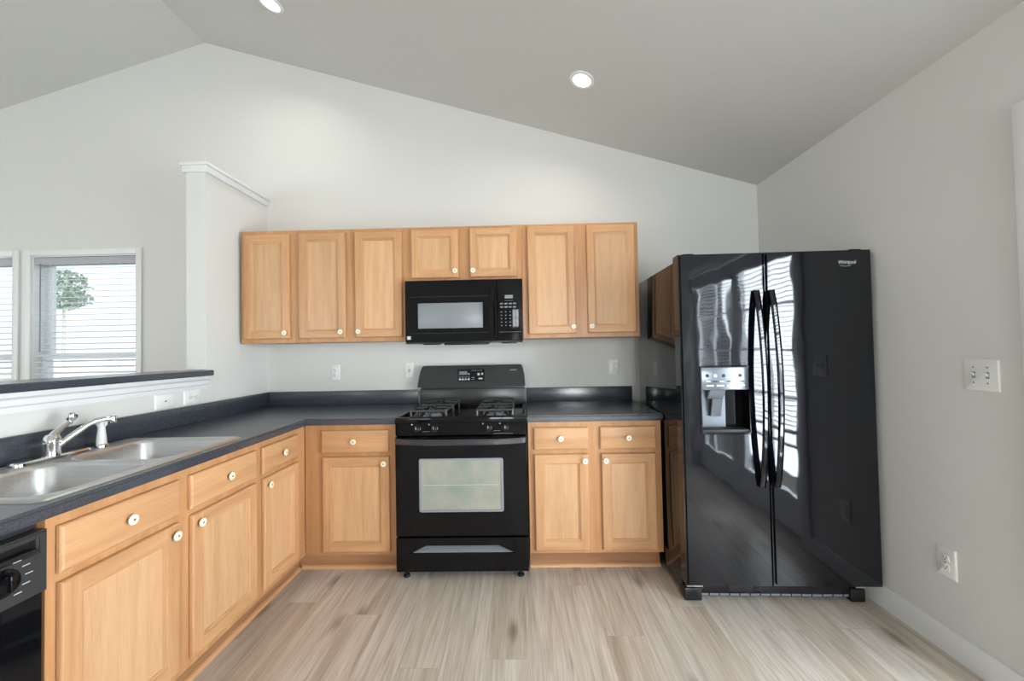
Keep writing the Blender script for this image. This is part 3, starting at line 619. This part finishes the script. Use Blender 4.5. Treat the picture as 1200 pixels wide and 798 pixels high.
# ------------------------------------------------------------------ microwave
t = thing('microwave', 'black over-the-range microwave hung under the short oak cabinet', 'microwave', (1.1535, -.39, 1.347)); w = .7615; h = .41
mb = MB(); mb.box(.002, w-.002, .03, .385, .004, h+.003, .002); mb.build('body', SAT, t)
mb = MB(); holed(mb, 1, 0, .03, 0, .598, .012, h, [(.083, .504, .098, .262)]); bevel_where(mb, lambda a, b: abs(a.y) < 1e-4 and abs(b.y) < 1e-4 and (min(a.x, b.x) < .01 or max(a.x, b.x) > .59 or max(a.z, b.z) < .03 or min(a.z, b.z) > h-.01), .004)
md = mb.build('door', BLK, t)
mb = MB(); mb.box(.081, .506, .003, .01, .096, .264, .001); mb.build('window_screen', MESHW, md)
mb = MB()
pts = []
for i in range(13): u = i/12; pts.append((.566, -.008-.034*(math.sin(math.pi*u)**.55 if 0 < u < 1 else 0), .03+u*.333))
mb.strip(pts, (1, 0, 0), .03, .014); mb.build('handle', BLK, md)
mb = MB(); mb.box(.03, .545, -.0012, .0, .302, .3045); mb.box(.03, .545, -.0012, .0, .066, .068); mb.build('seam_line', MATB, md)
mb = MB(); mb.box(.012, .035, -.0015, 0, .028, .05); mb.build('sticker', MARK, md)
mb = MB(); mb.box(.6, w, 0, .03, .012, h, .004); cp = mb.build('control_panel', BLK, t)
mb = MB(); mb.box(.648, .7, -.0015, 0, .283, .305); mb.build('display', GREYP, cp)
mb = MB(); mb.box(.648, .702, -.001, 0, .268, .27, 0, 1, 0); mb.build('display_line', DIMM, cp)
for r in range(7):
    for c in range(4):
        x = .616+c*.028; z = .245-r*.022-(.008 if r > 1 else 0)
        mb = MB()
        if r < 2: mb.box(x, x+.02, -.001, 0, z, z+.009)
        else: mb.box(x+.004, x+.013, -.001, 0, z, z+.006)
        mb.build('key', DIMM, cp)
mb = MB(); mb.box(.61, w-.01, -.001, 0, .066, .0675); mb.build('seam_line', DIMM, cp)
mb = MB(); mb.box(.002, w-.002, .006, .05, .0, .013, .002); mb.box(.25, .54, .0, .06, -.011, .002, .004); mb.box(.1, .21, .06, .14, -.006, .005, .002); mb.box(.62, .72, .03, .1, -.006, .004, .002); mb.build('bottom_vent', SAT, t)

# ------------------------------------------------------------------ refrigerator
t = thing('refrigerator', 'black side-by-side refrigerator standing against the right wall', 'refrigerator', (2.70, -.932, 0), -.027); w = .94; sp = .421; zb, zt = .108, 1.764
mb = MB(); mb.box(.006, w-.025, .086, .80, .03, 1.742, .006); mb.build('body', FRB, t)
DX0, DX1, DZa, DZb = .09, .333, .861, 1.197
mb = MB(); holed(mb, 1, 0, .076, 0, sp-.004, zb, zt, [(DX0, DX1, DZa, DZb)])
edge = lambda x0, x1: (lambda a, b: abs(a.y) < 1e-4 and abs(b.y) < 1e-4 and (max(a.x, b.x) < x0+.001 or min(a.x, b.x) > x1-.001 or max(a.z, b.z) < zb+.001 or min(a.z, b.z) > zt-.001))
bevel_where(mb, edge(0, sp-.004), .01, 4); ld = mb.build('freezer_door', FRB, t)
mb = MB(); holed(mb, 1, 0, .076, sp+.004, w, zb, zt, []); bevel_where(mb, edge(sp+.004, w), .01, 4); rd = mb.build('refrigerator_door', FRB, t)
mb = MB(); mb.box(.012, w-.03, .076, .086, zb+.01, zt-.03); mb.build('door_gasket', MATB, t)
def fhandle(parent, x):
    mb = MB(); a, b = .598, 1.572; n = 21; pts = []
    for i in range(n):
        u = i/(n-1); pts.append((x, -.012-.05*math.sin(math.pi*u)**.8 if 0 < u < 1 else -.010, a+(b-a)*u))
    mb.strip(pts, (1, 0, 0), .028, .016)
    mb.box(x-.013, x+.013, -.016, 0, b-.04, b, .004); mb.box(x-.013, x+.013, -.016, 0, a, a+.04, .004); mb.build('handle', FRB, parent)
fhandle(ld, .373); fhandle(rd, .446)
# dispenser (a part of the refrigerator, set into the freezer door)
mb = MB()
mb.rings([[(x, -.0008, z) for x, z in rrect(DX0-.004, DX1+.004, DZa-.004, DZb+.004, .014)], [(x, -.005, z) for x, z in rrect(DX0-.001, DX1+.001, DZa-.001, DZb+.001, .012)], [(x, -.005, z) for x, z in rrect(DX0+.006, DX1-.006, DZa+.006, DZb-.006, .01)], [(x, .004, z) for x, z in rrect(DX0+.007, DX1-.007, DZa+.007, DZb-.007, .01)]], cap0=False, cap1=False)
mb.box(DX0, DX1, .066, .07, DZa, DZb); mb.box(DX0, DX0+.004, .002, .068, DZa, DZb); mb.box(DX1-.004, DX1, .002, .068, DZa, DZb); mb.box(DX0, DX1, .002, .068, DZa, DZa+.006)
dp = mb.build('water_dispenser', BLK, t)
zc = 1.079
mb = MB(); mb.box(DX0+.006, DX1-.006, -.004, .066, zc, DZb-.005, .004); mb.build('display_panel', SILV, dp)
mb = MB(); rn = random.Random(4)
for i in range(5): x = DX0+.035+i*.04; mb.lathe([(.009, 0), (.009, .0008), (.006, .0008), (.006, .0002)], (x, -.004, zc+.072), (0, -1, 0), 16, i % 2)
for i in range(6): x = DX0+.03+i*.033; mb.box(x, x+.02, -.0048, -.004, zc+.04, zc+.046, 0, 1, (i+1) % 2)
for i in range(4): x = DX0+.03+i*.05; mb.box(x, x+.036, -.0048, -.004, zc+.018, zc+.026, 0, 1, 1)
mb.build('button_icons', [SAT, MARK], dp)
mb = MB(); mb.prism([(.012, zc), (.06, zc), (.06, zc-.05), (.05, zc-.05)], 0, DX0+.055, DX0+.135, .003); mb.build('ice_chute', GREYP, dp)
mb = MB(); mb.prism([(.018, zc-.045), (.026, zc-.045), (.054, zc-.14), (.046, zc-.14)], 0, DX0+.068, DX0+.12, .002); mb.build('paddle', SILV, dp)
mb = MB(); mb.box(DX0+.008, DX1-.008, -.003, .064, DZa+.006, DZa+.022, .003); mb.build('drip_tray', MATB, dp)
mb = MB(); mb.prism([(.062, DZa+.022), (.064, zc), (.066, zc), (.066, DZa+.022)], 0, DX0+.006, DX0+.15); mb.build('back_plate', SILV, dp)
# base grille, wheels
mb = MB(); mb.box(.03, w-.05, .075, .1, .018, .1, .003); g = mb.build('base_grille', SAT, t)
mb = MB()
for i in range(15): x = .09+i*.051; mb.box(x, x+.044, .073, .076, .022, .032)
mb.build('vent_slots', GREYP, g)
mb = MB(); mb.box(.24, .36, .071, .076, .042, .098, .002); mb.box(.365, .395, .071, .076, .045, .098, .002); mb.build('filter_cap', MATB, g)
for x0, x1 in ((.006, .095), (w-.115, w-.045)):
    mb = MB(); mb.box(x0, x1, .055, .13, .004, .068, .006); mb.lathe([(.026, 0), (.03, .004), (.03, .02), (.026, .024)], ((x0+x1)/2-.012, .095, .03), (1, 0, 0), 18); mb.build('leg_cover', SAT, t)
    mb = MB(); mb.box(x0+.005, x1-.005, .03, .1, .088, .103, .003); mb.build('door_hinge', CHROME, t)
for x in (.03, w-.09):
    mb = MB(); mb.box(x, x+.06, .02, .17, 1.742, 1.772, .006); mb.build('hinge_cover', SAT, t)
# brand lettering on the right door
def lettering(txt, parent, loc, height, width, m, name='lettering'):
    c = bpy.data.curves.new(name, 'FONT'); c.body = txt; c.size = height; c.extrude = .0004; c.align_x = 'LEFT'; c.shear = .08
    o = bpy.data.objects.new(name, c); COL.objects.link(o)
    dg = bpy.context.evaluated_depsgraph_get(); me = bpy.data.meshes.new_from_object(o.evaluated_get(dg)); bpy.data.objects.remove(o, do_unlink=True)
    xs = [v.co.x for v in me.vertices]; k = width/(max(xs)-min(xs)); x0 = min(xs)
    for v in me.vertices: v.co = ((v.co.x-x0)*k, -v.co.z, v.co.y)
    for v in me.vertices: v.co += Vector(loc)
    me.materials.clear(); me.materials.append(m); q = bpy.data.objects.new(name, me); COL.objects.link(q); q.parent = parent
    return q
lettering('Whirlpool', rd, (.778, -.0006, 1.694), .026, .084, MARK)
mb = MB(); pts = [(.812+.03*math.cos(a), -.0008, 1.694+.012*math.sin(a)) for a in [R(205+i*12) for i in range(12)]]
mb.strip(pts, (0, 1, 0), .0008, .0016); mb.build('swoosh', MARK, rd)

# ------------------------------------------------------------------ outlets and switches (plate faces local -y, origin at centre)
def plate(name, label, cat, loc, rz, kind, wd=.07, ht=.115, group='white wall plates', turn=False):
    t = thing(name, label, cat, loc, rz, group)
    mb = MB(); mb.rings([[(x, 0, z) for x, z in rrect(-wd/2, wd/2, -ht/2, ht/2, .004)], [(x, -.003, z) for x, z in rrect(-wd/2, wd/2, -ht/2, ht/2, .004)], [(x, -.006, z) for x, z in rrect(-wd/2+.004, wd/2-.004, -ht/2+.004, ht/2-.004, .003)]]); mb.build('cover_plate', PLATE, t)
    def T_(x, z): return (-z, x) if turn else (x, z)
    def bx(mb, x, z, a, b, y0, y1, mi=0, bev=0):
        if turn: x, z, a, b = z, x, b, a
        mb.box(x-a, x+a, y0, y1, z-b, z+b, bev, 2, mi)
    if kind == 'outlet':
        for s in (-1, 1):
            mb = MB(); c = s*.0195
            bx(mb, 0, c, .0165, .0135, -.0078, -.0055, 0, .003)
            bx(mb, -.0062, c+.003, .0011, .0045, -.0082, -.0076, 1); bx(mb, .0062, c+.003, .0011, .0036, -.0082, -.0076, 1); bx(mb, 0, c-.007, .0022, .0022, -.0082, -.0076, 1)
            mb.build('receptacle', [PLATE, SLOT], t)
        mb = MB(); mb.lathe([(.003, 0), (.003, .001), (.001, .0014)], (0, -.006, 0), (0, -1, 0), 10); mb.build('screw', GREYP, t)
    elif kind == 'jack':
        mb = MB(); mb.lathe([(.009, 0), (.009, .002), (.005, .003)], (0, -.006, 0), (0, -1, 0), 14, 0); mb.lathe([(.004, .0028), (.0035, .006)], (0, -.006, 0), (0, -1, 0), 10, 1); mb.build('jack', [PLATE, SLOT], t)
    else:
        n = 2 if kind == 'double' else 1
        for i in range(n):
            c = (i-(n-1)/2)*.046
            mb = MB(); mb.box(c-.006, c+.006, -.0068, -.0055, -.0125, .0125, .0005, 1, 1); mb.prism([(-.006, -.006), (-.006, .005), (-.016, .011), (-.018, .007)], 0, c-.004, c+.004, .001, 0); mb.build('toggle', [PLATE, GREYP], t)
            for z in (-.03, .03): mb = MB(); mb.lathe([(.003, 0), (.003, .001), (.001, .0014)], (c, -.006, z), (0, -1, 0), 10); mb.build('screw', GREYP, t)
    return t
plate('wall_outlet', 'white duplex outlet on the back wall under the left double-door cabinet', 'outlet', (.511, 0, 1.152), 0, 'outlet')
plate('light_switch', 'white single switch plate on the back wall just left of the range backguard', 'switch', (1.067, 0, 1.157), 0, 'single')
plate('wall_outlet', 'white duplex outlet on the back wall right of the range, near the refrigerator', 'outlet', (2.581, 0, 1.16), 0, 'outlet')
plate('light_switch', 'white double toggle switch plate on the right wall', 'switch', (WX, -1.38, 1.169), R(-90), 'double', .119, .122)
plate('wall_outlet', 'white duplex outlet low on the right wall near the baseboard', 'outlet', (WX, -1.224, .376), R(-90), 'outlet', .08, .126)
plate('wall_jack', 'white sideways jack plate on the half wall, nearer the faucet', 'wall jack', (0, -.868, 1.061), R(90), 'jack', .115, .08)
plate('wall_outlet', 'white sideways outlet on the half wall near the end of the bar ledge', 'outlet', (0, -.69, 1.062), R(90), 'outlet', .115, .08, turn=True)

# ------------------------------------------------------------------ recessed ceiling lights
ang = math.atan(SL)
def recessed(x, y, label, watts):
    z = RIDGE[1]-SL*(x-RIDGE[0])
    t = thing('recessed_light', label, 'ceiling light', (x, y, z-.0005), 0, 'recessed ceiling lights'); t.rotation_euler = (0, ang, 0)
    mb = MB(); mb.lathe([(.052, -.001), (.055, -.006), (.068, -.007), (.074, -.003), (.075, 0)], n=32); mb.build('trim_ring', TRIM, t)
    mb = MB(); mb.lathe([(.0535, -.004), (.05, -.0075), (.002, -.0085)], n=32); mb.build('lens', LENS, t)
    l = area('lamp', (0, 0, -.012), (0, 0, -1), .1, .1, watts, (1, .93, .82), True, t); l.data.spread = R(150)
recessed(2.289, -.628, 'round recessed ceiling light above the right wall cabinets', 4)
recessed(.418, -.605, 'round recessed ceiling light cut off by the top photo edge', 4)
